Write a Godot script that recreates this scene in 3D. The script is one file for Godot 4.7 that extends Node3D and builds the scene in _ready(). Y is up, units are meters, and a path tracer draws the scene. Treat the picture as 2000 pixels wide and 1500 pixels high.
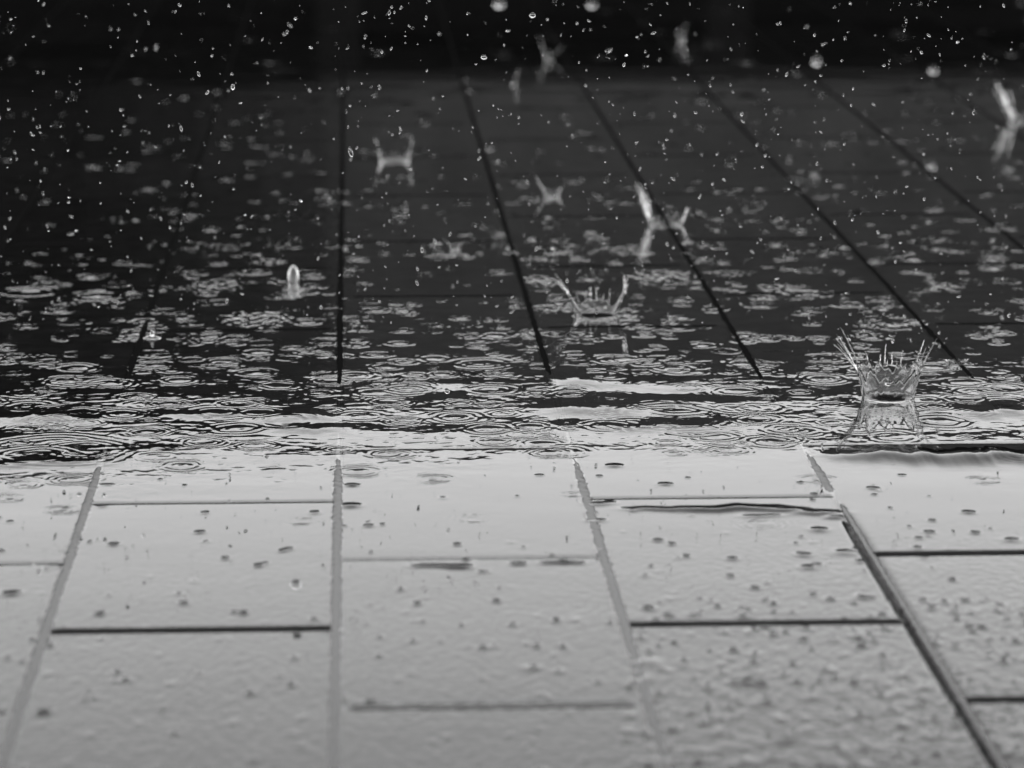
extends Node3D
# A rain-soaked terrace of dark rectangular slabs, seen through a long lens from about a metre up.
# Distances: x to the right along the slabs' short side, z = -depth along their long side, y up, metres.

const CAM_H := 0.975
const LENS := 6800.0                 # focal length in pixels of a 2000 x 1500 picture
const PITCH := 0.19315               # radians below the horizon
const YAW := 0.04602                 # radians to the right of the joints' direction
const MOD_W := 0.31                  # slab module across
const MOD_L := 0.6076                # slab module in depth
const JOINT_X := -0.0224             # one long joint
const JOINT_D := 3.3143              # one cross joint of the even columns
const GAP := 0.009
const FILM := 0.0014                 # water level above the slabs

var rng := RandomNumberGenerator.new()
var counts := {}
var n_long := FastNoiseLite.new()
var n_mid := FastNoiseLite.new()
var n_fine := FastNoiseLite.new()
var bands := []
var mat := {}

# ---------------------------------------------------------------- helpers
func spot(px: float, py: float) -> Vector2:        # (x, depth) of a point of the ground, read off the photograph
	var f := Vector3(sin(YAW) * cos(PITCH), -sin(PITCH), -cos(YAW) * cos(PITCH))
	var r := Vector3(cos(YAW), 0, sin(YAW))
	var u := r.cross(f)
	var d := f + r * ((px - 1000.0) / LENS) + u * ((750.0 - py) / LENS)
	var t := CAM_H / -d.y
	return Vector2(d.x * t, -d.z * t)

func mm_per_px(py: float) -> float:                # metres across one pixel of the photograph at that row
	return spot(1000, py).y / LENS * 1.018

func numbered(called: String) -> String:
	var n: int = counts.get(called, 0)
	counts[called] = n + 1
	return called if n == 0 else "%s_%03d" % [called, n]

func tag(o: Node, label := "", category := "", group := "", kind := "") -> void:
	if label: o.set_meta("label", label)
	if category: o.set_meta("category", category)
	if group: o.set_meta("group", group)
	if kind: o.set_meta("kind", kind)

func put(called: String, mesh: Mesh, m: Material, parent: Node = self) -> MeshInstance3D:
	var o := MeshInstance3D.new()
	o.name = numbered(called) if parent == self else called
	o.mesh = mesh
	if m: o.material_override = m
	parent.add_child(o, true)
	return o

func grey(v: float) -> Color:                      # linear value to the sRGB of albedo_color
	return Color(v, v, v).linear_to_srgb()

func noise_tex(freq: float, lo: float, hi: float, sz: int, sd: int, octaves := 4) -> NoiseTexture2D:
	var n := FastNoiseLite.new()
	n.noise_type = FastNoiseLite.TYPE_SIMPLEX_SMOOTH
	n.frequency = freq; n.seed = sd; n.fractal_octaves = octaves
	var g := Gradient.new()
	g.set_color(0, grey(lo)); g.set_color(1, grey(hi))
	var t := NoiseTexture2D.new()
	t.width = sz; t.height = sz; t.seamless = true; t.noise = n; t.color_ramp = g
	return t

func box_mesh(lo: Vector3, hi: Vector3) -> ArrayMesh:
	var st := SurfaceTool.new(); st.begin(Mesh.PRIMITIVE_TRIANGLES)
	add_box(st, lo, hi)
	st.generate_normals()
	return st.commit()

func quad(st: SurfaceTool, a: Vector3, b: Vector3, c: Vector3, d: Vector3) -> void:   # clockwise from outside
	for p in [a, b, c, a, c, d]:
		st.set_smooth_group(-1)
		st.add_vertex(p)

func add_box(st: SurfaceTool, a: Vector3, b: Vector3) -> void:
	quad(st, Vector3(a.x, b.y, a.z), Vector3(b.x, b.y, a.z), Vector3(b.x, b.y, b.z), Vector3(a.x, b.y, b.z))
	quad(st, Vector3(a.x, a.y, b.z), Vector3(b.x, a.y, b.z), Vector3(b.x, a.y, a.z), Vector3(a.x, a.y, a.z))
	quad(st, Vector3(a.x, b.y, b.z), Vector3(b.x, b.y, b.z), Vector3(b.x, a.y, b.z), Vector3(a.x, a.y, b.z))
	quad(st, Vector3(b.x, b.y, a.z), Vector3(a.x, b.y, a.z), Vector3(a.x, a.y, a.z), Vector3(b.x, a.y, a.z))
	quad(st, Vector3(b.x, b.y, b.z), Vector3(b.x, b.y, a.z), Vector3(b.x, a.y, a.z), Vector3(b.x, a.y, b.z))
	quad(st, Vector3(a.x, b.y, a.z), Vector3(a.x, b.y, b.z), Vector3(a.x, a.y, b.z), Vector3(a.x, a.y, a.z))

# ---------------------------------------------------------------- _ready
func _ready() -> void:
	rng.seed = 4711
	make_view()
	make_materials()
	make_buildings()
	make_paving()
	make_water()
	make_splashes()
	make_drops()

func make_view() -> void:
	var cam := Camera3D.new()
	cam.name = "camera"
	add_child(cam)
	var at := CameraAttributesPhysical.new()
	at.frustum_focal_length = 12.0 / (750.0 / LENS)
	at.frustum_focus_distance = 4.8
	at.exposure_aperture = at.frustum_focal_length / 26.0
	at.frustum_near = 0.05
	at.frustum_far = 4000.0
	cam.attributes = at
	cam.fov = rad_to_deg(2.0 * atan(750.0 / LENS))
	cam.near = 0.05
	cam.far = 4000.0
	cam.position = Vector3(0, CAM_H, 0)
	cam.rotation = Vector3(-PITCH, -YAW, 0)
	cam.current = true

	var sky_m := ProceduralSkyMaterial.new()          # a rain sky, bright at the horizon and dark overhead, which dims the slabs
	sky_m.sky_top_color = grey(0.07)
	sky_m.sky_horizon_color = grey(1.9)
	sky_m.sky_curve = 0.12
	sky_m.ground_bottom_color = grey(0.03)
	sky_m.ground_horizon_color = grey(0.05)
	var sky := Sky.new(); sky.sky_material = sky_m
	var e := Environment.new()
	e.background_mode = Environment.BG_SKY
	e.sky = sky
	e.tonemap_mode = Environment.TONE_MAPPER_LINEAR
	e.tonemap_exposure = 3.0
	e.sdfgi_enabled = true; e.ssao_enabled = true; e.ssil_enabled = true
	var w := WorldEnvironment.new(); w.name = "world"; w.environment = e
	add_child(w)

	var sun := DirectionalLight3D.new()               # the sun behind the rain clouds, high and behind the viewer
	sun.name = "sun"
	sun.light_energy = 0.15
	sun.light_angular_distance = 30.0
	sun.shadow_enabled = true
	sun.rotation_degrees = Vector3(-58, 20, 0)
	add_child(sun)

func std(v: float, rough: float, spec := 0.5) -> StandardMaterial3D:
	var m := StandardMaterial3D.new()
	m.albedo_color = grey(v); m.roughness = rough; m.metallic_specular = spec
	return m

func make_materials() -> void:
	for k in 4:                                       # dark natural stone, each variant from another block
		var m := std(1.0, 0.9, 0.0)
		m.albedo_texture = noise_tex(0.012, 0.006 + 0.001 * k, 0.016 + 0.002 * k, 512, 20 + k, 5)
		m.uv1_triplanar = true; m.uv1_world_triplanar = true
		m.uv1_scale = Vector3(2.3, 2.3, 2.3)
		m.uv1_offset = Vector3(0.37 * k, 0, 0.61 * k)
		mat["slab%d" % k] = m
	var bed := std(1.0, 0.95, 0.2)
	bed.albedo_texture = noise_tex(0.06, 0.006, 0.02, 256, 5, 3)
	bed.uv1_triplanar = true; bed.uv1_world_triplanar = true; bed.uv1_scale = Vector3(4, 4, 4)
	mat.bed = bed
	var pointing := std(1.0, 0.2, 0.5)                 # wet, worn smooth
	pointing.albedo_texture = noise_tex(0.05, 0.012, 0.03, 256, 6, 3)
	pointing.uv1_triplanar = true; pointing.uv1_world_triplanar = true; pointing.uv1_scale = Vector3(5, 5, 5)
	mat.mortar = pointing
	mat.rough_mortar = std(0.01, 1.0, 0.0)
	var film := StandardMaterial3D.new()              # the water's surface, clear
	film.albedo_color = Color(0.02, 0.02, 0.02, 0.01)
	film.transparency = BaseMaterial3D.TRANSPARENCY_ALPHA
	film.roughness = 0.02
	mat.film = film
	var drop := StandardMaterial3D.new()
	drop.albedo_color = Color(1, 1, 1, 0.0)
	drop.transparency = BaseMaterial3D.TRANSPARENCY_ALPHA
	drop.refraction_enabled = true
	drop.refraction_scale = 0.033
	drop.roughness = 0.0
	mat.drop = drop
	var froth := drop.duplicate()                     # water full of air
	froth.roughness = 0.45
	mat.froth = froth
	var sheet := drop.duplicate()                     # torn sheets, dulled by countless tiny ripples
	sheet.roughness = 0.14
	mat.sheet = sheet

# ---------------------------------------------------------------- what the wet paving mirrors
func make_buildings() -> void:
	var wall := std(1.0, 0.9, 0.3)
	wall.albedo_texture = noise_tex(0.02, 0.045, 0.07, 256, 71, 4)
	wall.uv1_triplanar = true; wall.uv1_world_triplanar = true; wall.uv1_scale = Vector3(0.2, 0.2, 0.2)
	var mid := std(0.014, 0.9, 0.3)
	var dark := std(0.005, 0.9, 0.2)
	var b := Node3D.new(); b.name = numbered("grey_building"); b.position = Vector3(0, 0, -40); add_child(b)
	tag(b, "grey two-storey building mirrored in the middle of the wet paving", "building")
	put("upper_wall", box_mesh(Vector3(-0.4, 3.35, -10), Vector3(36, 7.14, 0)), wall, b)
	put("coping", box_mesh(Vector3(-0.5, 7.14, -10.1), Vector3(36.1, 7.3, 0.12)), mid, b)
	put("string_course", box_mesh(Vector3(-0.4, 3.2, -10), Vector3(36, 3.35, 0.1)), mid, b)
	put("arcade_wall", box_mesh(Vector3(-0.4, 0, -10), Vector3(36, 3.2, -3)), dark, b)
	for k in 9:
		put("pillar", box_mesh(Vector3(-0.4 + 4.5 * k, 0, -0.5), Vector3(0.1 + 4.5 * k, 3.2, -0.05)), dark, b)
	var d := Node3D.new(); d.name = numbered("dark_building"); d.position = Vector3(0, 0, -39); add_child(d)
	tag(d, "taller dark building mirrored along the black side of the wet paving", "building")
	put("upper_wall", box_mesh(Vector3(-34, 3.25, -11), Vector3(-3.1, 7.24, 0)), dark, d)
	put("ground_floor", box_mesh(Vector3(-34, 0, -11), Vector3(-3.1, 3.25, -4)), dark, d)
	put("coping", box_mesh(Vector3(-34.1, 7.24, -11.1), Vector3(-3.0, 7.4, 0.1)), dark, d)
	var l := Node3D.new(); l.name = numbered("link_building"); l.position = Vector3(0, 0, -39.6); add_child(l)
	tag(l, "narrow building between the dark one and the grey one, mirrored left of centre", "building")
	for k in 4:                                                     # bay colours step darker leftwards, painting in the gradual darkening of the reflection
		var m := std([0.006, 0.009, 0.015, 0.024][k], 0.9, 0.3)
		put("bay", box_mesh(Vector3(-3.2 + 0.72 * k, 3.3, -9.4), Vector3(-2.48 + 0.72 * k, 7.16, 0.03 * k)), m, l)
	put("ground_floor", box_mesh(Vector3(-3.2, 0, -9.4), Vector3(-0.3, 3.3, -3.6)), dark, l)
	put("coping", box_mesh(Vector3(-3.2, 7.16, -9.4), Vector3(-0.3, 7.34, 0.2)), dark, l)

# ---------------------------------------------------------------- paving
func slab_mesh(w: float, l: float, t: float, c: float) -> ArrayMesh:
	var st := SurfaceTool.new(); st.begin(Mesh.PRIMITIVE_TRIANGLES)
	var x := w / 2; var z := l / 2
	var xi := x - c; var zi := z - c
	quad(st, Vector3(-xi, 0, -zi), Vector3(xi, 0, -zi), Vector3(xi, 0, zi), Vector3(-xi, 0, zi))
	quad(st, Vector3(-xi, 0, zi), Vector3(xi, 0, zi), Vector3(x, -c, z), Vector3(-x, -c, z))
	quad(st, Vector3(xi, 0, -zi), Vector3(-xi, 0, -zi), Vector3(-x, -c, -z), Vector3(x, -c, -z))
	quad(st, Vector3(xi, 0, zi), Vector3(xi, 0, -zi), Vector3(x, -c, -z), Vector3(x, -c, z))
	quad(st, Vector3(-xi, 0, -zi), Vector3(-xi, 0, zi), Vector3(-x, -c, z), Vector3(-x, -c, -z))
	quad(st, Vector3(-x, -c, z), Vector3(x, -c, z), Vector3(x, -t, z), Vector3(-x, -t, z))
	quad(st, Vector3(x, -c, -z), Vector3(-x, -c, -z), Vector3(-x, -t, -z), Vector3(x, -t, -z))
	quad(st, Vector3(x, -c, z), Vector3(x, -c, -z), Vector3(x, -t, -z), Vector3(x, -t, z))
	quad(st, Vector3(-x, -c, -z), Vector3(-x, -c, z), Vector3(-x, -t, z), Vector3(-x, -t, -z))
	st.generate_normals()
	return st.commit()

func mortar(a: Vector2, b: Vector2, half: float, step: float, proud: float, ease_in: float, ease_out: float) -> ArrayMesh:
	# a worn, slightly domed strip of pointing between two points of the ground (x, depth); it dives under the water at eased ends
	var st := SurfaceTool.new(); st.begin(Mesh.PRIMITIVE_TRIANGLES)
	var n := int(ceil(a.distance_to(b) / step))
	var t := (b - a).normalized()
	var side := Vector2(-t.y, t.x)
	var last := []
	var prof := [-1.0, -0.92, -0.6, -0.2, 0.2, 0.6, 0.92, 1.0]
	var jit := FastNoiseLite.new(); jit.seed = int(a.x * 1000.0) + 7; jit.frequency = 9.0; jit.fractal_octaves = 3
	for k in n + 1:
		var l := a.distance_to(b) * k / n
		var c := a + t * l
		var lift := proud * (smoothstep(0.0, ease_in, l) if ease_in > 0.0 else 1.0) * (smoothstep(0.0, ease_out, a.distance_to(b) - l) if ease_out > 0.0 else 1.0)
		var row := []
		for q in prof:
			var w: float = half * q * (0.25 + 0.75 * lift / proud) * (1.0 + 0.55 * jit.get_noise_2d(l * 9.0, signf(q) * 5.0))
			var y: float = FILM - 0.0005 + lift * (0.85 + 0.35 * (1.0 - q * q)) + 0.00028 * jit.get_noise_2d(l * 5.0, q * 0.4 + 20.0) - (0.0006 if absf(q) > 0.9 else 0.0)
			if absf(q) == 1.0: y = -0.0084
			var e := c + side * w
			row.append(Vector3(e.x, y, -e.y))
		if k:
			for i in prof.size() - 1:
				for v in [last[i], row[i], row[i + 1], last[i], row[i + 1], last[i + 1]]: st.add_vertex(v)
		last = row
	st.index()
	st.generate_normals()
	return st.commit()

func make_paving() -> void:
	var ground := put("ground", box_mesh(Vector3(-600, -0.4, -1200), Vector3(600, -0.06, 200)), mat.bed)
	tag(ground, "", "", "", "structure")
	var p := Node3D.new(); p.name = numbered("pavement"); add_child(p)
	tag(p, "", "", "", "structure")
	put("mortar_bed", box_mesh(Vector3(-4, -0.06, -16), Vector3(5, -0.0085, -1.5)), mat.bed, p)
	for k in range(-6, 11):                                         # mortar in the long joints; the one between the near right-hand slabs has cracked open
		var x := JOINT_X + MOD_W * k
		put("mortar_joint", mortar(Vector2(x, 4.76), Vector2(x, 14.4), 0.0066, 0.014, 0.0007, 0.4, 0.0), mat.rough_mortar, p)
		if k == 2:
			put("mortar_joint", mortar(Vector2(x + 0.0032, 1.7), Vector2(x + 0.0032, 4.2), 0.0044, 0.006, 0.0009, 0.0, 0.05), mat.mortar, p)
			put("mortar_joint", mortar(Vector2(x, 4.22), Vector2(x, 4.64), 0.0074, 0.006, 0.0008, 0.05, 0.3), mat.mortar, p)
		else:
			put("mortar_joint", mortar(Vector2(x, 1.7), Vector2(x, 4.64), 0.0078, 0.006, 0.0008, 0.0, 0.35), mat.mortar, p)
	for q in [[0, 0], [-2, 0], [-1, -1]]:
		var x: float = JOINT_X + MOD_W * q[0] + GAP
		var d: float = JOINT_D + MOD_L * (q[1] + (0.5 if q[0] % 2 else 0.0))
		put("mortar_joint", mortar(Vector2(x, d), Vector2(x + MOD_W - 2 * GAP, d), 0.0125, 0.006, 0.0012, 0.01, 0.01), mat.mortar, p)
	var strips := []
	for k in 4: strips.append(mortar(Vector2(-MOD_W / 2 + 0.0046, 0), Vector2(MOD_W / 2 - 0.0046, 0), 0.0115, 0.012, 0.0006, 0.02, 0.02))
	for col in range(-6, 10):
		for row in range(2, 18):
			var d := JOINT_D + MOD_L * (row + (0.5 if col % 2 != 0 else 0.0))
			var xc := JOINT_X + MOD_W * (col + 0.5)
			if d < 5.25 or d > 13.0 or absf(xc - d * 0.046) > d * 0.155 + 0.3: continue
			put("mortar_joint", strips[rng.randi() % 4], mat.rough_mortar, p).position = Vector3(xc, 0, -d)
	var variants := []
	for k in 3:
		variants.append(slab_mesh(MOD_W - GAP - 0.0008 * k, MOD_L - GAP - 0.0009 * k, 0.04, 0.0022 + 0.0004 * k))
	for col in range(-6, 10):
		var xc := JOINT_X + MOD_W * (col + 0.5)
		for row in range(-1, 18):
			var dc := JOINT_D + MOD_L * (row + 0.5) + (MOD_L * 0.5 if col % 2 != 0 else 0.0)
			if dc < 2.6 or dc > 14.0: continue
			if absf(xc - dc * 0.046) > dc * 0.155 + 0.45: continue
			var o := put("paving_slab", variants[rng.randi() % 3], mat["slab%d" % (rng.randi() % 4)], p)
			o.position = Vector3(xc + rng.randf_range(-0.0008, 0.0008), rng.randf_range(-0.0006, 0.0), -dc)
			o.rotation = Vector3(rng.randf_range(-0.0012, 0.0012), rng.randf_range(-0.0012, 0.0012), rng.randf_range(-0.0012, 0.0012))

# ---------------------------------------------------------------- water
func make_band(x0: float, dx: float, nx: int, rows: PackedFloat32Array) -> Dictionary:
	var h := PackedFloat32Array(); h.resize(nx * rows.size())
	return {"x0": x0, "dx": dx, "nx": nx, "rows": rows, "h": h, "hr": h.duplicate(), "gx": h.duplicate(), "gz": h.duplicate()}

func row_span(rows: PackedFloat32Array, lo: float, hi: float) -> Vector2i:
	return Vector2i(rows.bsearch(lo), rows.bsearch(hi))

func ring(c: Vector2, radius: float, slope: float, lam := 0.009, core := 0.5, trains := 1.1) -> void:
	# a train of capillary waves round the place where a drop fell; its slopes are kept exactly, finer than the grid
	var k := TAU / lam
	var a := slope / k
	var w := lam * trains
	var reach := radius + 2.2 * w
	var sc := maxf(radius * 0.45, 0.003)
	var ca := core * a * 1.6
	var off := c.x * 7000.0 + c.y * 3000.0
	for b in bands:
		var rows: PackedFloat32Array = b.rows
		if c.y + reach < rows[0] or c.y - reach > rows[rows.size() - 1]: continue
		var js := row_span(rows, c.y - reach, c.y + reach)
		var i0: int = maxi(0, int((c.x - reach - b.x0) / b.dx))
		var i1: int = mini(b.nx - 1, int((c.x + reach - b.x0) / b.dx) + 1)
		var h: PackedFloat32Array = b.hr
		var gx: PackedFloat32Array = b.gx
		var gz: PackedFloat32Array = b.gz
		b.hr = null; b.gx = null; b.gz = null
		var nx: int = b.nx
		var x0: float = b.x0
		var dx: float = b.dx
		for j in range(js.x, mini(js.y, rows.size())):
			var dz := rows[j] - c.y
			for i in range(i0, i1 + 1):
				var ex := x0 + i * dx - c.x
				var r := sqrt(ex * ex + dz * dz) + 1e-5
				if r > reach: continue
				var rad := radius * (1.0 + 0.06 * sin(2.0 * atan2(dz, ex) + off) + 0.03 * sin(5.0 * atan2(dz, ex) + 2.0 * off))
				var u := (r - rad) / w
				var en := exp(-u * u)
				var q := k * (r - rad)
				var cr := ca * exp(-r * r / (sc * sc))
				var un := 0.9 + 0.75 * n_mid.get_noise_2d((x0 + i * dx) * 90.0 + off, rows[j] * 90.0)
				en *= maxf(un, 0.1)
				var at := j * nx + i
				h[at] += a * cos(q) * en + cr
				var s := (-a * k * sin(q) * en - 2.0 * u / w * a * cos(q) * en - 2.0 * r / (sc * sc) * cr) / r
				gx[at] += s * ex
				gz[at] += s * dz
		b.hr = h; b.gx = gx; b.gz = gz

func bump(c: Vector2, sx: float, sz: float, height: float, square := 2.0) -> void:
	for b in bands:
		var rows: PackedFloat32Array = b.rows
		var rz := sz * 2.4
		var rx := sx * 2.4
		if c.y + rz < rows[0] or c.y - rz > rows[rows.size() - 1]: continue
		var js := row_span(rows, c.y - rz, c.y + rz)
		var i0: int = maxi(0, int((c.x - rx - b.x0) / b.dx))
		var i1: int = mini(b.nx - 1, int((c.x + rx - b.x0) / b.dx) + 1)
		var h: PackedFloat32Array = b.h
		var nx: int = b.nx
		for j in range(js.x, mini(js.y, rows.size())):
			for i in range(i0, i1 + 1):
				var x: float = b.x0 + i * b.dx
				var u: float = absf((x - c.x) / sx)
				var v := (rows[j] - c.y) / sz
				if sx > 0.012: v += 0.55 * n_mid.get_noise_2d(x * 70.0, c.y * 90.0) + 0.25 * n_fine.get_noise_2d(x * 150.0, c.y * 90.0)
				h[j * nx + i] += height * exp(-pow(u, square) - v * v)
		b.h = h

func dish(c: Vector2, r: float, deep: float, soft: float) -> void:      # the hollow a splash leaves, with a raised lip
	for b in bands:
		var rows: PackedFloat32Array = b.rows
		var reach := r + soft * 3.0
		if c.y + reach < rows[0] or c.y - reach > rows[rows.size() - 1]: continue
		var js := row_span(rows, c.y - reach, c.y + reach)
		var i0: int = maxi(0, int((c.x - reach - b.x0) / b.dx))
		var i1: int = mini(b.nx - 1, int((c.x + reach - b.x0) / b.dx) + 1)
		var h: PackedFloat32Array = b.h
		for j in range(js.x, mini(js.y, rows.size())):
			for i in range(i0, i1 + 1):
				var q: float = Vector2(b.x0 + i * b.dx - c.x, rows[j] - c.y).length()
				var u := (q - r) / soft
				h[j * b.nx + i] += -deep * maxf(0.0, 1.0 - pow(q / r, 3.0)) + 0.0005 * exp(-u * u)
		b.h = h

func churn(c: Vector2, rx: float, rz: float, slope: float) -> void:     # water broken up by a splash
	for b in bands:
		var rows: PackedFloat32Array = b.rows
		if c.y + rz < rows[0] or c.y - rz > rows[rows.size() - 1]: continue
		var js := row_span(rows, c.y - rz, c.y + rz)
		var i0: int = maxi(0, int((c.x - rx - b.x0) / b.dx))
		var i1: int = mini(b.nx - 1, int((c.x + rx - b.x0) / b.dx) + 1)
		var h: PackedFloat32Array = b.h
		var nx: int = b.nx
		for j in range(js.x, mini(js.y, rows.size())):
			var v := (rows[j] - c.y) / rz
			for i in range(i0, i1 + 1):
				var x: float = b.x0 + i * b.dx
				var u: float = (x - c.x) / rx
				var q := u * u + v * v
				if q > 1.0: continue
				h[j * nx + i] += slope * 0.0052 * (1.0 - q * q) * n_fine.get_noise_2d(x * 190.0, rows[j] * 210.0)
		b.h = h

func sag_long(k: int, d: float) -> float:         # the water sinks into the open crack only
	return 0.006 * smoothstep(4.2, 3.95, d) if k == 2 else 0.0

func sag_cross(col: int, n: int) -> float:        # and in each cross joint
	var key := "%d/%d" % [col, n]
	var known := {"-1/0": 0.0040, "-1/1": 0.0003, "0/0": 0.0, "0/1": 0.0003, "0/2": 0.00015, "1/0": 0.0034, "1/1": 0.0003,
		"2/0": 0.0052, "2/1": 0.0038, "2/2": 0.0002, "-2/1": 0.0003, "-2/0": 0.0, "-1/-1": 0.0, "1/-1": 0.003}
	return known.get(key, 0.0)

func fill_base(b: Dictionary) -> void:
	var rows: PackedFloat32Array = b.rows
	var nx: int = b.nx
	var h: PackedFloat32Array = b.h
	var gl := PackedFloat32Array(); gl.resize(nx)
	var kl := PackedInt32Array(); kl.resize(nx)
	var cl := PackedInt32Array(); cl.resize(nx)
	for i in nx:
		var t: float = (b.x0 + i * b.dx - JOINT_X) / MOD_W
		kl[i] = roundi(t)
		cl[i] = floori(t)
		var u := (t - kl[i]) * MOD_W / 0.0062
		gl[i] = exp(-u * u)
	for j in rows.size():
		var d := rows[j]
		var gc := [0.0, 0.0]
		var nc := [0, 0]
		for par in 2:
			var t := (d - JOINT_D) / MOD_L - 0.5 * par
			nc[par] = roundi(t)
			var u: float = (t - nc[par]) * MOD_L / 0.0056
			gc[par] = exp(-u * u)
		var near := smoothstep(4.25, 3.1, d)                       # thin film: the stone's grain shows in it
		var far := smoothstep(5.9, 7.5, d)
		var sag_c := {}
		var sag_k := {}
		for i in nx:
			var x: float = b.x0 + i * b.dx
			# the chaotic strip where the puddle is deepest and the rain heaviest
			var edge := n_long.get_noise_2d(x * 40.0, 7.0) * 0.25
			var left := smoothstep(0.25, -0.35, x)
			var chaos := smoothstep(4.28 - 0.12 * left, 4.62 - 0.15 * left, d + edge * 0.5) * (1.0 - smoothstep(5.05 + 0.5 * left, 5.6 + 0.5 * left, d + edge))
			var y := FILM
			y += n_mid.get_noise_2d(x * 110.0, d * 130.0) * (0.00008 * chaos + 0.000012)
			y += n_long.get_noise_2d(x * 9.0, d * 20.0) * (0.00026 * chaos + 0.0001)
			y += n_fine.get_noise_2d(x * 330.0, d * 300.0) * (0.00002 * chaos + 0.00001 * far)
			if near > 0.0:
				var right := 0.7 + 0.7 * smoothstep(0.15, 0.55, x)
				y += n_fine.get_noise_2d(x * 260.0 + 50.0, d * 220.0) * 0.0003 * near * right
			if gl[i] > 0.003:
				if not sag_k.has(kl[i]): sag_k[kl[i]] = sag_long(kl[i], d)
				y -= gl[i] * sag_k[kl[i]]
			var par := posmod(cl[i], 2)
			if gc[par] > 0.003:
				if not sag_c.has(cl[i]): sag_c[cl[i]] = sag_cross(cl[i], nc[par])
				y -= gc[par] * sag_c[cl[i]]
			h[j * nx + i] = y
	b.h = h

func span(rows: PackedFloat32Array, lo: float, hi: float, step: float) -> void:
	var n := int(round((hi - lo) / step))
	for k in n: rows.append(lo + (hi - lo) * k / n)

func make_water() -> void:
	for pair in [[n_long, 1], [n_mid, 2], [n_fine, 3]]:
		var n: FastNoiseLite = pair[0]
		n.noise_type = FastNoiseLite.TYPE_SIMPLEX_SMOOTH
		n.seed = 90 + pair[1]; n.frequency = 0.25; n.fractal_octaves = 2 if pair[1] < 3 else 3
	var r1 := PackedFloat32Array(); span(r1, 2.95, 4.2, 0.0042); span(r1, 4.2, 5.4, 0.003); span(r1, 5.4, 6.2, 0.005); r1.append(6.2)
	var r2 := PackedFloat32Array(); span(r2, 6.2, 8.6, 0.009); r2.append(8.6)
	var r3 := PackedFloat32Array(); span(r3, 8.6, 13.2, 0.02); r3.append(13.2)
	var dx := 0.0024
	bands.append(make_band(-0.77, dx, 841, r1))
	bands.append(make_band(-0.77 - 100 * 2 * dx, dx * 2, 621, r2))
	bands.append(make_band(-0.77 - 100 * 2 * dx - 70 * 4 * dx, dx * 4, 480, r3))
	for b in bands: fill_base(b)
	place_ripples()
	for k in 2:                                                     # no cracks where the spacing doubles
		var a: Dictionary = bands[k]
		var c: Dictionary = bands[k + 1]
		var ha: PackedFloat32Array = a.h
		var hc: PackedFloat32Array = c.h
		var hra: PackedFloat32Array = a.hr
		var hrc: PackedFloat32Array = c.hr
		var off := int(round((a.x0 - c.x0) / c.dx))
		var base: int = (a.rows.size() - 1) * a.nx
		for i in a.nx:
			var q: int = off + i / 2
			var q2 := mini(q + 1, c.nx - 1) if i % 2 else q
			ha[base + i] = (hc[q] + hc[q2]) * 0.5
			hra[base + i] = (hrc[q] + hrc[q2]) * 0.5
		a.h = ha
		a.hr = hra
	var v := PackedVector3Array()
	var nn := PackedVector3Array()
	var idx := PackedInt32Array()
	for b in bands:
		var rows: PackedFloat32Array = b.rows
		var nx: int = b.nx
		var nr := rows.size()
		var h: PackedFloat32Array = b.h
		var hr: PackedFloat32Array = b.hr
		var gx: PackedFloat32Array = b.gx
		var gz: PackedFloat32Array = b.gz
		var first := v.size()
		v.resize(first + nx * nr); nn.resize(first + nx * nr)
		for j in nr:
			var ja := maxi(j - 1, 0)
			var jb := mini(j + 1, nr - 1)
			var ddz := rows[jb] - rows[ja]
			for i in nx:
				var ia := maxi(i - 1, 0)
				var ib := mini(i + 1, nx - 1)
				var at := first + j * nx + i
				var q := j * nx + i
				v[at] = Vector3(b.x0 + i * b.dx, h[q] + hr[q], -rows[j])
				nn[at] = Vector3(-(h[j * nx + ib] - h[j * nx + ia]) / ((ib - ia) * b.dx) - gx[q], 1.0, (h[jb * nx + i] - h[ja * nx + i]) / ddz + gz[q]).normalized()
		var at := idx.size()
		idx.resize(at + 6 * (nx - 1) * (nr - 1))
		for j in nr - 1:
			for i in nx - 1:
				var p := first + j * nx + i
				idx[at] = p; idx[at + 1] = p + nx; idx[at + 2] = p + nx + 1
				idx[at + 3] = p; idx[at + 4] = p + nx + 1; idx[at + 5] = p + 1
				at += 6
	# still water round the detailed part
	var edges := []
	for b in bands:
		var rows: PackedFloat32Array = b.rows
		var xr: float = b.x0 + b.dx * (b.nx - 1)
		edges.append([-9.0, b.x0, rows[0], rows[rows.size() - 1]])
		edges.append([xr, 9.0, rows[0], rows[rows.size() - 1]])
	edges.append([-9.0, 9.0, 1.5, 2.95])
	edges.append([-9.0, 9.0, 13.2, 16.0])
	for e in edges:
		var p := v.size()
		for c in [[e[0], e[2]], [e[0], e[3]], [e[1], e[3]], [e[1], e[2]]]:
			v.append(Vector3(c[0], FILM, -c[1])); nn.append(Vector3.UP)
		idx.append_array(PackedInt32Array([p, p + 1, p + 2, p, p + 2, p + 3]))
	var arr := []; arr.resize(Mesh.ARRAY_MAX)
	arr[Mesh.ARRAY_VERTEX] = v; arr[Mesh.ARRAY_NORMAL] = nn; arr[Mesh.ARRAY_INDEX] = idx
	var m := ArrayMesh.new()
	m.add_surface_from_arrays(Mesh.PRIMITIVE_TRIANGLES, arr)
	var o := put("water", m, mat.film)
	tag(o, "", "", "", "structure")

func flip(py: float) -> float:       # the slope at which the water there mirrors the sky in place of the houses
	return maxf(0.004, 0.5 * (0.203 - PITCH - atan((py - 750.0) / LENS)))

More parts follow.
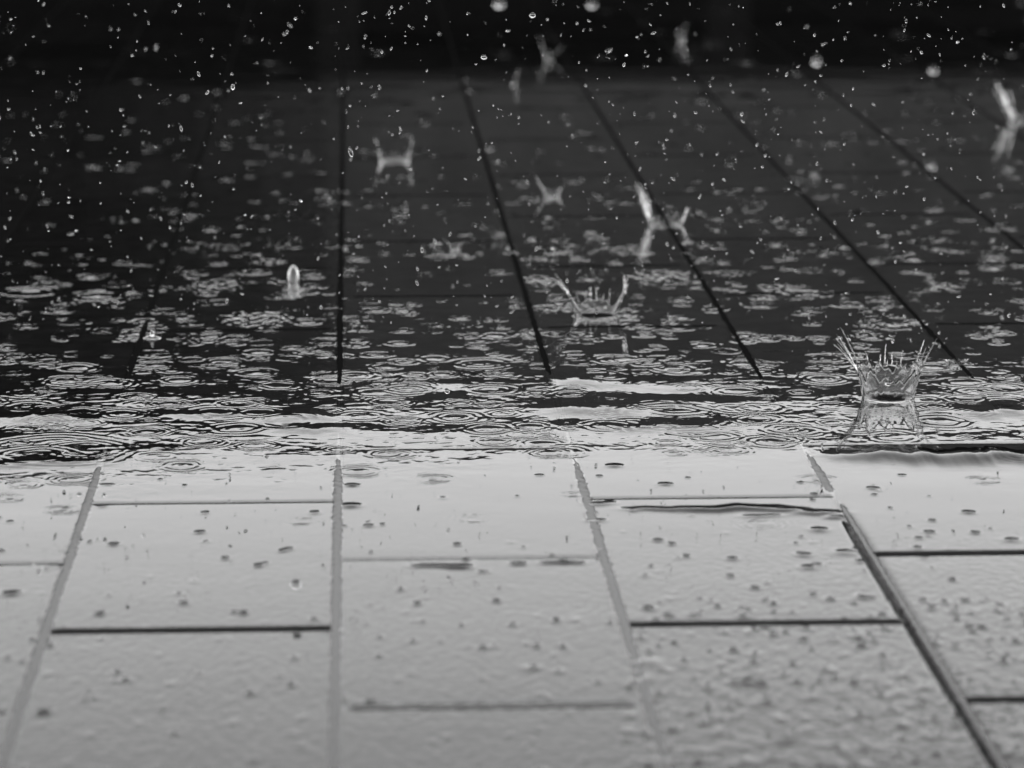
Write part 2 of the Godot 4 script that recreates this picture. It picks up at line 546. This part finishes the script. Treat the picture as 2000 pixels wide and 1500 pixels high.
func place_ripples() -> void:
	# rings one can pick out in the photograph: column, row, half width in pixels, steepness
	var seen := [[105, 800, 40, .07], [215, 750, 45, .08], [240, 810, 48, .06], [150, 720, 45, .08], [50, 640, 30, .1], [75, 545, 25, .1], [465, 790, 42, .06],
		[560, 825, 62, .07], [95, 826, 35, .06], [355, 912, 45, .05], [145, 938, 42, .05], [45, 948, 26, .04], [20, 975, 26, .05], [122, 998, 30, .06], [590, 1020, 26, .06],
		[285, 845, 36, .05], [400, 865, 42, .05], [500, 872, 36, .05], [330, 790, 32, .07], [700, 923, 46, .05], [845, 938, 34, .05], [770, 890, 36, .05], [940, 712, 62, .1],
		[960, 763, 48, .07], [780, 825, 34, .05], [1060, 868, 44, .05], [1075, 886, 40, .05], [1240, 830, 60, .06], [1320, 800, 62, .06], [1020, 850, 42, .05], [1400, 855, 46, .06],
		[1395, 885, 24, .06], [1525, 860, 36, .06], [1440, 765, 46, .06], [1610, 742, 48, .08], [1480, 820, 46, .06], [1835, 824, 58, .08], [1885, 780, 42, .07], [1825, 795, 32, .07],
		[1595, 938, 34, .05], [920, 1015, 30, .05], [1490, 1026, 42, .05], [1120, 968, 20, .06], [1920, 940, 30, .05], [760, 785, 42, .06], [685, 527, 30, .12], [580, 572, 44, .12],
		[570, 682, 26, .1], [1600, 663, 24, .12], [1745, 640, 40, .1], [1490, 660, 24, .12], [60, 572, 60, .1], [190, 580, 60, .1], [295, 640, 32, .1], [470, 660, 28, .1], [810, 757, 40, .07],
		[650, 745, 40, .08], [350, 745, 40, .08], [300, 715, 40, .09], [500, 730, 44, .08], [1990, 895, 40, .05], [1750, 880, 40, .05], [130, 1075, 22, .05], [1420, 880, 40, .04], [1960, 760, 50, .07]]
	for s in seen:
		var c := spot(s[0], s[1])
		var r: float = s[2] * mm_per_px(s[1])
		ring(c, r * 0.8, flip(s[1]) * 1.8 + s[3] * 0.45, r * rng.randf_range(0.36, 0.46), rng.randf_range(1.2, 2.6) * (1.0 if rng.randf() < 0.6 else -1.0), rng.randf_range(0.8, 1.1))
		if s[1] > 690: ring(c, r * 1.15, 0.02, 0.009, 0.0, 1.4)
	ring(spot(110, 882), 0.095, 0.03, 0.017, 0.2, 1.3)
	ring(spot(70, 890), 0.045, 0.035, 0.015, 0.2, 1.0)
	ring(spot(170, 880), 0.05, 0.03, 0.014, 0.2, 1.0)
	ring(spot(1310, 815), 0.08, 0.035, 0.015, 0.2, 1.4)
	# rain over the whole puddle
	for k in 190:
		var py := rng.randf_range(690, 900)
		var px := rng.randf_range(-60, 2060)
		if py > 840 and rng.randf() < 0.5: continue
		var r := rng.randf_range(0.007, 0.032)
		ring(spot(px, py), r, rng.randf_range(0.02, 0.05), clampf(r * 0.5, 0.009, 0.016), rng.randf_range(0.5, 2.2), rng.randf_range(0.7, 1.2))
	for k in 520:
		var py := rng.randf_range(470, 740)
		var px := rng.randf_range(-60, 2060)
		var r := rng.randf_range(0.005, 0.026)
		ring(spot(px, py), r, flip(py) * rng.randf_range(1.5, 3.8) + 0.01, rng.randf_range(0.011, 0.018), rng.randf_range(0.4, 2.0), rng.randf_range(0.5, 0.9))
	for k in 560:
		var py := 170.0 + 330.0 * pow(rng.randf(), 0.75)
		var px := rng.randf_range(-60, 2060)
		if px < 250.0 and rng.randf() < 0.5: continue
		ring(spot(px, py), rng.randf_range(0.005, 0.02), flip(py) * rng.randf_range(1.6, 3.8), rng.randf_range(0.014, 0.022), rng.randf_range(0.4, 2.0), 0.6)
	for k in 70:
		var py := rng.randf_range(-40, 200)
		ring(spot(rng.randf_range(-60, 2060), py), rng.randf_range(0.01, 0.02), flip(py) * rng.randf_range(1.5, 3.0), 0.026, 1.0, 0.7)
	# broken water: bright patches far off, dark ones near
	for s in [[235, 432, 60, 13, .22], [590, 422, 90, 13, .2], [400, 390, 60, 8, .16], [510, 398, 34, 9, .16], [500, 430, 40, 12, .16], [420, 560, 70, 18, .14], [500, 625, 85, 18, .16], [1060, 550, 45, 14, .2],
		[1290, 540, 80, 14, .2], [1120, 603, 90, 12, .16], [1190, 628, 80, 8, .14], [780, 409, 24, 10, .25], [550, 138, 34, 7, .3], [900, 500, 50, 8, .16], [1250, 187, 34, 8, .3], [1030, 340, 40, 5, .25],
		[720, 312, 34, 6, .25], [1145, 380, 30, 8, .2], [1320, 470, 60, 20, .14], [1530, 565, 60, 14, .16], [1600, 575, 60, 10, .14], [1840, 560, 30, 8, .2], [530, 225, 26, 8, .3], [1780, 425, 30, 5, .25], [470, 35, 40, 8, .25],
		[1340, 100, 40, 10, .2], [1850, 712, 22, 4, .25], [1885, 713, 18, 3, .25], [700, 200, 60, 12, .14], [760, 420, 60, 10, .12]]:
		var c := spot(s[0], s[1])
		var m := mm_per_px(s[1])
		churn(c, s[2] * m, s[3] * m * c.y / CAM_H, s[4])
	# swells where the puddle ends against a slab
	for s in [[1690, 890, 70, 9, .002], [1760, 893, 70, 12, .0026], [1850, 891, 80, 13, .003], [1930, 894, 70, 12, .0028], [2010, 890, 80, 11, .0024], [1300, 996, 70, 3.5, .0013], [1390, 998, 60, 4.5, .0018], [1470, 995, 60, 5, .0018], [1540, 998, 36, 3.5, .0012], [1600, 1004, 50, 4.5, .0015], [1635, 1012, 24, 3.5, .0012], [845, 1108, 40, 3, .0011], [890, 1109, 24, 3.5, .0012], [1012, 1104, 16, 3, .001], [1085, 1102, 30, 2.5, .0009], [1120, 1102, 22, 2.5, .0008],
		[1170, 986, 30, 3.5, .0007], [1163, 1019, 20, 3, .0006], [1160, 800, 90, 12, .0018], [1310, 835, 110, 9, .0012], [1950, 806, 70, 10, .0018], [90, 907, 110, 7, .0012], [100, 818, 90, 11, .0016], [580, 815, 80, 9, .0014],
		[650, 1236, 20, 3, .0004], [1130, 745, 40, 10, .0012], [400, 810, 70, 6, .001], [600, 840, 70, 7, .001], [1700, 800, 60, 8, .0012], [1490, 1010, 40, 3, .0006]]:
		var c := spot(s[0], s[1])
		var m := mm_per_px(s[1])
		bump(c, s[2] * m, s[3] * m * c.y / CAM_H, s[4], 3.0)
	for s in [[1190, 764, 70, 10, -.001], [1320, 771, 90, 9, -.0008], [850, 770, 90, 10, -.0006]]:
		var c := spot(s[0], s[1])
		var m := mm_per_px(s[1])
		bump(c, s[2] * m, s[3] * m * c.y / CAM_H, s[4], 2.0)
	dish(spot(1735, 777), 0.0355, 0.0034, 0.006)
	dish(spot(1164, 617), 0.034, 0.0034, 0.006)
	dish(spot(770, 316), 0.034, 0.0034, 0.01)
	dish(spot(1078, 384), 0.015, 0.003, 0.006)
	# dimples and beads of single drops in the thin film in front
	for s in [[85, 1395, 17, 3.0], [22, 1162, 20, 2.2], [195, 1202, 12, 2], [222, 1066, 11, 2], [390, 1042, 12, 1.6], [685, 990, 20, 2.5], [688, 950, 12, 2.6], [475, 1200, 12, 2.], [505, 1107, 10, 2], [490, 1357, 13, 1.6],
		[245, 1331, 10, 1.6], [95, 1264, 10, 2], [360, 1181, 12, 1.4], [552, 1078, 10, 1.4], [440, 1093, 9, 1.5], [720, 1029, 11, 1.6], [893, 1066, 9, 1.6], [908, 1095, 8, 1.6], [815, 1181, 10, 1.6], [970, 1177, 11, 1.6],
		[1285, 1058, 12, 1.6], [1312, 1065, 9, 1.5], [1340, 1089, 8, 1.6], [1427, 1127, 9, 1.6], [1475, 1151, 13, 1.8], [1400, 1187, 9, 1.6], [1510, 1182, 11, 1.5], [1580, 1111, 20, 1.6], [1430, 1094, 14, 1.4],
		[1685, 1170, 18, 1.6], [1650, 1083, 26, 1.4], [1570, 1086, 20, 1.4], [1600, 1037, 20, 1.8], [1815, 1042, 12, 1.8], [1905, 1043, 10, 1.8], [1892, 1003, 14, 1.8], [1975, 1057, 18, 1.4], [1705, 956, 12, 1.6],
		[1087, 1215, 10, 1.6], [1048, 1265, 10, 1.5], [945, 1268, 14, 1.5], [1100, 1266, 9, 1.5], [1040, 1308, 22, 1.3], [1383, 1384, 9, 2.2], [1200, 912, 16, 1.6], [1300, 948, 14, 1.5], [1860, 1135, 9, 1.6], [1917, 1228, 13, 1.6],
		[1460, 1336, 26, 1.3], [905, 1110, 22, 1.4]]:
		var c := spot(s[0], s[1])
		var w: float = s[2] * mm_per_px(s[1]) * 0.8
		bump(c, w, maxf(0.007, w * 1.1), 0.00055 * s[3])
	for k in 260:
		var py := rng.randf_range(930, 1520)
		var px := rng.randf_range(-20, 2020)
		var w := rng.randf_range(0.0025, 0.006)
		bump(spot(px, py), w, maxf(0.005, w * rng.randf_range(0.9, 1.4)), rng.randf_range(0.00015, 0.0007))
	for k in 520:
		var py := 1500.0 - 330.0 * pow(rng.randf(), 1.4)
		var px := 2020.0 - 800.0 * pow(rng.randf(), 1.1)
		var w := rng.randf_range(0.003, 0.007)
		bump(spot(px, py), w, w * rng.randf_range(0.9, 1.6), rng.randf_range(0.0001, 0.0008))

# ---------------------------------------------------------------- splashes
func loop_mesh(rings: Array, closed: bool) -> ArrayMesh:       # skin over a list of equal rings of points
	var st := SurfaceTool.new(); st.begin(Mesh.PRIMITIVE_TRIANGLES)
	var n: int = rings[0].size()
	var m := rings.size()
	for a in (m if closed else m - 1):
		var p: PackedVector3Array = rings[a]
		var q: PackedVector3Array = rings[(a + 1) % m]
		for k in n:
			var l := (k + 1) % n
			for w in [p[k], q[k], q[l], p[k], q[l], p[l]]: st.add_vertex(w)
	st.index()
	st.generate_normals()
	return st.commit()

func tube(path: PackedVector3Array, radii: PackedFloat32Array, sides := 7) -> ArrayMesh:
	var rings := []
	var n := path.size()
	var ref := Vector3(0.31, 0.2, 0.93).normalized()
	for k in n:
		var t := (path[mini(k + 1, n - 1)] - path[maxi(k - 1, 0)]).normalized()
		var s := t.cross(ref).normalized()
		var u := s.cross(t)
		var ring_pts := PackedVector3Array()
		for i in sides:
			var a := TAU * i / sides
			ring_pts.append(path[k] + (s * cos(a) + u * sin(a)) * radii[k])
		rings.append(ring_pts)
	return loop_mesh(rings, false)

func cup_mesh(r0: float, r1: float, h: float, low: float, lobes: Array, sd: int) -> ArrayMesh:
	var n := FastNoiseLite.new()
	n.seed = sd; n.frequency = 1.0; n.fractal_octaves = 3
	var rings := []
	var m := 10
	var seg := 96
	for a in seg:
		var th := TAU * a / seg
		var dir := Vector3(cos(th), 0, sin(th))
		var g := low
		for l in lobes:
			var dd := wrapf(th - deg_to_rad(l[0]), -PI, PI) / deg_to_rad(l[1])
			g += l[2] * exp(-dd * dd)
		var top := h * g * (0.9 + 0.38 * n.get_noise_2d(dir.x * 3.0 + 9.0, dir.z * 3.0)) + 0.0016 * sin(th * 13.0 + sd)
		top = maxf(top, 0.0015)
		var pts := PackedVector3Array()
		for side in 2:
			for k in m:
				var v := float(k) / (m - 1)
				if side == 1: v = 1.0 - v
				var y := -0.002 + v * (top + 0.002)
				var e := y / h
				var r := r0 + (r1 - r0) * signf(e) * pow(absf(e), 1.25)
				var w := 0.0011 * n.get_noise_3d(dir.x * 6.5 + side * 11.0, y * 170.0, dir.z * 6.5)
				var thick := 0.0006 + 0.0006 * v * v
				pts.append(dir * (r + w + (thick if side == 0 else -thick)) + Vector3(0, y, 0))
		rings.append(pts)
	return loop_mesh(rings, true)

func jet_mesh(from: Vector3, along: Vector3, length: float, thick: float, bead: float) -> ArrayMesh:
	var path := PackedVector3Array()
	var radii := PackedFloat32Array()
	var n := 14
	var side := along.cross(Vector3.UP).normalized() * rng.randf_range(-0.12, 0.12)
	var ph := rng.randf() * TAU
	for k in n + 1:
		var t := float(k) / n
		path.append(from + along * (length * t) + side * (length * t * t) + Vector3(0, -0.12 * length * t * t, 0))
		var r := thick * (1.0 - 0.55 * t) * (1.0 + bead * sin(t * 15.0 + ph))
		if k == n: r = thick * 0.03
		if k == n - 1: r = thick * 0.5
		radii.append(maxf(r, 0.00012))
	return tube(path, radii)

func splash(called: String, label: String, px: float, py: float, r0: float, r1: float, h: float, low: float, lobes: Array, jets: Array, sd: int) -> Node3D:
	var c := spot(px, py)
	var o := Node3D.new(); o.name = numbered(called); add_child(o)
	o.position = Vector3(c.x, FILM, -c.y)
	tag(o, label, "splash", "splashes on the wet paving")
	if h > 0.0:
		put("cup", cup_mesh(r0, r1, h, low, lobes, sd), mat.sheet, o)
	for j in jets:                                      # angle, height of the root, length, thickness, outward lean
		var th := deg_to_rad(j[0])
		var dir := Vector3(cos(th), 0, sin(th))
		var e: float = j[1] / h if h > 0.0 else 0.0
		var root := dir * (r0 + (r1 - r0) * e) + Vector3(0, j[1], 0)
		put("jet", jet_mesh(root, (dir * j[4] + Vector3.UP).normalized(), j[2], j[3], 0.28), mat.drop, o)
	return o

func lathe(profile: Array, seg: int, wob: float, sd: int) -> ArrayMesh:
	var n := FastNoiseLite.new(); n.seed = sd; n.frequency = 1.0
	var rings := []
	for p in profile:
		var pts := PackedVector3Array()
		for a in seg:
			var th := TAU * a / seg
			var r: float = p[0] * (1.0 + wob * n.get_noise_3d(cos(th) * 1.6, p[1] * 160.0, sin(th) * 1.6))
			pts.append(Vector3(cos(th) * r, p[1], sin(th) * r))
		rings.append(pts)
	return loop_mesh(rings, false)

func make_splashes() -> void:
	var jets := []
	for a in [168, 176, 184, 190, 197, 205, 215]:
		jets.append([a, 0.036, rng.randf_range(0.035, 0.075), rng.randf_range(0.0008, 0.0017), rng.randf_range(0.4, 0.75)])
	for a in [-14, -4, 6, 16, -30]:
		jets.append([a, 0.038, rng.randf_range(0.03, 0.062), rng.randf_range(0.0007, 0.0015), rng.randf_range(0.2, 0.5)])
	for a in [262, 271, 284, 300, 240]:
		jets.append([a, 0.036, rng.randf_range(0.02, 0.045), rng.randf_range(0.0008, 0.0014), rng.randf_range(0.1, 0.3)])
	for a in range(20, 360, 17):
		jets.append([a, 0.035, rng.randf_range(0.006, 0.014), rng.randf_range(0.0006, 0.0011), rng.randf_range(0.2, 0.5)])
	splash("splash_crown", "tall clear crown-shaped splash standing right of centre at the edge of the bright reflection", 1735, 777, 0.0365, 0.047, 0.043, 0.95, [[180, 40, 0.15], [0, 40, 0.1]], jets, 3)
	jets = []
	for a in [172, 178, 184, 190, 196]:
		jets.append([a, 0.036, rng.randf_range(0.024, 0.045), rng.randf_range(0.001, 0.0022), rng.randf_range(0.5, 1.0)])
	for a in [-12, -4, 4, 12]:
		jets.append([a, 0.036, rng.randf_range(0.02, 0.04), rng.randf_range(0.0009, 0.0016), rng.randf_range(-0.1, 0.25)])
	for a in [230, 250, 262, 275, 290, 305]:
		jets.append([a, 0.016, rng.randf_range(0.014, 0.03), rng.randf_range(0.0006, 0.0012), rng.randf_range(0.2, 0.5)])
	splash("splash_crown", "ragged open splash with slanting strands over the dark slabs in the middle", 1164, 617, 0.034, 0.056, 0.06, 0.0, [[180, 24, 0.9], [0, 20, 0.85], [270, 60, 0.4]], jets, 8)
	jets = []
	for a in [172, 188, -5, 9]:
		jets.append([a, 0.036, rng.randf_range(0.01, 0.03), rng.randf_range(0.0012, 0.0024), rng.randf_range(-0.1, 0.3)])
	splash("splash_crown", "blurred square splash on the dark slabs beside the upright joint", 770, 316, 0.034, 0.04, 0.05, 0.0, [[180, 34, 0.85], [0, 34, 0.75], [270, 50, 0.3]], jets, 12)
	splash("splash_crown", "small cup-shaped splash just behind the ragged one, left of it", 1078, 384, 0.015, 0.02, 0.018, 0.5, [[180, 60, 0.6], [0, 60, 0.4]],
		[[180, 0.014, 0.034, 0.0022, 0.5], [170, 0.012, 0.022, 0.0016, 0.6], [0, 0.012, 0.012, 0.0014, 0.4]], 15)
	jets = []
	for a in [150, 160, 168, 175, 182, 190, 200, 212]:
		jets.append([a, 0.01, rng.randf_range(0.03, 0.085), rng.randf_range(0.0011, 0.0028), rng.randf_range(0.05, 0.5)])
	for a in [0, 10, 350, 20]:
		jets.append([a, 0.008, rng.randf_range(0.018, 0.034), rng.randf_range(0.0014, 0.0026), rng.randf_range(0.05, 0.4)])
	splash("splash_crown", "leaning torn splash along a slanting joint on the dark slabs", 1300, 440, 0.032, 0.042, 0.03, 0.1, [[180, 34, 0.9], [0, 30, 0.6]], jets, 21)
	jets = []
	for a in [120, 150, 180, 200, 230]:
		jets.append([a, 0.004, rng.randf_range(0.06, 0.115), rng.randf_range(0.003, 0.0055), rng.randf_range(0.35, 0.65)])
	splash("splash_crown", "soft pale splash leaning in at the right edge", 1985, 238, 0.014, 0.02, 0.02, 0.7, [[180, 60, 0.5]], jets, 25)
	splash("splash_crown", "tiny dark-footed splash left of the middle joint", 889, 487, 0.008, 0.013, 0.01, 0.7, [[180, 70, 0.5]], [[190, 0.008, 0.016, 0.0011, 0.9], [0, 0.007, 0.008, 0.001, 0.6]], 29)
	splash("splash_crown", "faint forked splash in the black strip at the top", 1072, 118, 0.006, 0.012, 0.01, 0.6, [], [[180, 0.004, 0.075, 0.0022, 0.28], [0, 0.004, 0.05, 0.002, 0.75], [90, 0.004, 0.03, 0.0018, 0.2]], 33)
	splash("splash_crown", "single thin upright splash near the top centre", 1003, 168, 0.004, 0.006, 0.006, 0.6, [], [[0, 0.002, 0.05, 0.0017, 0.12]], 36)
	splash("splash_crown", "dim upright splash near the top, right of centre", 1330, 82, 0.005, 0.008, 0.008, 0.6, [], [[20, 0.002, 0.06, 0.0026, 0.15], [200, 0.002, 0.04, 0.002, 0.1]], 38)
	splash("splash_crown", "small low splash on the slanting joint beyond the tall crown", 1867, 714, 0.01, 0.016, 0.006, 0.7, [[180, 50, 0.5], [0, 50, 0.5]], [[180, 0.004, 0.008, 0.0009, 1.0], [0, 0.004, 0.008, 0.0009, 1.2]], 41)
	# a bell-shaped column of water thrown straight up
	var c := spot(573, 553)
	var col := Node3D.new(); col.name = numbered("water_column"); add_child(col)
	col.position = Vector3(c.x, FILM, -c.y)
	tag(col, "bright bell-shaped column of water standing alone on the dark slabs, left", "splash", "splashes on the wet paving")
	put("body", lathe([[0.0001, -0.002], [0.0085, -0.002], [0.0088, 0.002], [0.0092, 0.008], [0.009, 0.014], [0.0078, 0.02], [0.0058, 0.0255], [0.003, 0.029], [0.0001, 0.0305]], 28, 0.3, 7), mat.froth, col)
	var q := spot(297, 662)
	var cone := Node3D.new(); cone.name = numbered("water_cone"); add_child(cone)
	cone.position = Vector3(q.x, FILM, -q.y)
	tag(cone, "small pointed cone of water rising from the puddle, left", "splash", "splashes on the wet paving")
	put("body", lathe([[0.0001, -0.001], [0.017, -0.001], [0.012, 0.0012], [0.007, 0.003], [0.004, 0.0055], [0.0024, 0.009], [0.0022, 0.011], [0.0001, 0.0128]], 24, 0.12, 9), mat.drop, cone)

# ---------------------------------------------------------------- drops in the air
func in_air(px: float, py: float, depth: float) -> Vector3:
	var g := spot(px, py)
	var t := depth / g.y
	return Vector3(g.x * t, CAM_H * (1.0 - t), -depth)

func drop_basis(size: float, longer: float, lean: float) -> Basis:
	return Basis.from_euler(Vector3(rng.randf_range(-0.5, 0.5), rng.randf() * TAU, lean)) * Basis.from_scale(Vector3(size, size * longer, size))

func make_drops() -> void:
	var ball := SphereMesh.new()
	ball.radius = 1.0; ball.height = 2.0; ball.radial_segments = 12; ball.rings = 7
	var spread := []
	while spread.size() < 1250:
		var py := 640.0 * pow(rng.randf(), 0.9) - 10.0
		var px := rng.randf_range(-20, 2020)
		var d := 4.95 + rng.randfn(0.0, 0.55)
		if d < 3.6 or d > 7.5: continue
		var p := in_air(px, py, d)
		if p.y < 0.006: continue
		spread.append([p, px, py])
	# denser spray above the ragged splash and over the tall crown
	var sprays := [[1080, 490, 34, 26, 5.72, 34], [1130, 520, 50, 40, 5.75, 24], [1190, 580, 40, 36, 5.8, 24], [1650, 660, 24, 20, 4.93, 20], [1740, 660, 50, 24, 4.93, 22], [1800, 660, 24, 22, 4.93, 16], [1340, 420, 26, 16, 6.4, 14], [780, 60, 60, 40, 4.9, 20], [1800, 60, 60, 34, 4.9, 16], [1150, 110, 60, 30, 4.9, 8]]
	for q in sprays:
		for k in q[5]:
			var sx: float = q[0] + rng.randfn() * q[2]
			var sy: float = q[1] + rng.randfn() * q[3]
			var p := in_air(sx, sy, q[4] + rng.randfn() * 0.03)
			if p.y > 0.004: spread.append([p, sx, sy])
	var made := []
	for w in spread:
		var p: Vector3 = w[0]
		var near_focus := 1.0 if absf(p.z + 4.95) < 0.5 else 0.8
		var size := (0.0005 + 0.0015 * pow(rng.randf(), 2.4)) * near_focus
		made.append([size, Transform3D(drop_basis(size, rng.randf_range(1.0, 2.6), rng.randfn() * 0.8), p), w[2], w[1]])
	made.sort_custom(func(a, b): return a[0] > b[0])
	for k in 280:
		var o := put("raindrop", ball, mat.drop)
		o.transform = made[k][1]
		var y: float = made[k][2]
		var x: float = made[k][3]
		var side := "left" if x < 660 else "middle" if x < 1340 else "right"
		var band := "black strip at the top" if y < 160 else "dark slabs behind the puddle" if y < 420 else "rippled dark puddle"
		tag(o, "tiny bright drop flying before the %s, %s third" % [band, side], "raindrop", "tiny drops before the %s, %s" % [band, side])
	var mm := MultiMesh.new()
	mm.transform_format = MultiMesh.TRANSFORM_3D
	mm.mesh = ball
	mm.instance_count = made.size() - 280
	for k in range(280, made.size()): mm.set_instance_transform(k - 280, made[k][1])
	var fine := MultiMeshInstance3D.new()
	fine.name = numbered("rain"); fine.multimesh = mm; fine.material_override = mat.drop
	add_child(fine)
	tag(fine, "fine spray of the smallest drops in the air", "rain", "", "stuff")
	# falling drops in front, dark against the mirrored sky
	var big := [[280, 1046, 4, 3], [247, 1091, 3, 6], [578, 1141, 10, 10], [155, 966, 6, 4], [203, 967, 4, 4], [521, 893, 5, 4], [448, 979, 4, 3], [442, 945, 3, 3], [875, 1036, 3, 5], [1606, 873, 3, 9], [873, 764, 5, 6], [123, 880, 4, 6], [685, 297, 4, 11], [1735, 749, 6, 6], [1040, 30, 6, 6], [945, 112, 6, 5], [455, 170, 4, 6],
		[75, 1118, 3, 8], [1166, 1002, 3, 4], [790, 1290, 2, 4], [95, 1325, 2, 3], [118, 1322, 2, 4], [1595, 120, 9, 11], [1823, 138, 9, 9], [975, 10, 12, 8], [1156, 10, 10, 9]]
	big.sort_custom(func(a, b): return a[0] < b[0])
	var nth := ["first", "second", "third", "fourth", "fifth", "sixth", "seventh", "eighth", "ninth", "tenth", "eleventh", "twelfth", "thirteenth", "fourteenth", "fifteenth", "sixteenth"]
	var seen := [0, 0]
	for s in big:
		var deep: float = clampf(spot(s[0], maxf(s[1], 200.0)).y * 0.97, 3.2, 4.95) if s[2] < 8 or s[1] > 900 else 8.2
		var m := deep / LENS
		var o := put("raindrop", ball, mat.drop)
		o.transform = Transform3D(drop_basis(s[2] * m, float(s[3]) / s[2], 0.06), in_air(s[0], s[1], deep))
		var front := 1 if s[1] > 850 else 0
		var where := "bright wet slabs in front" if front else "dark wet slabs behind"
		tag(o, "larger falling drop before the %s, %s of them from the left" % [where, nth[seen[front]]], "raindrop", "larger falling drops before the " + where)
		seen[front] += 1
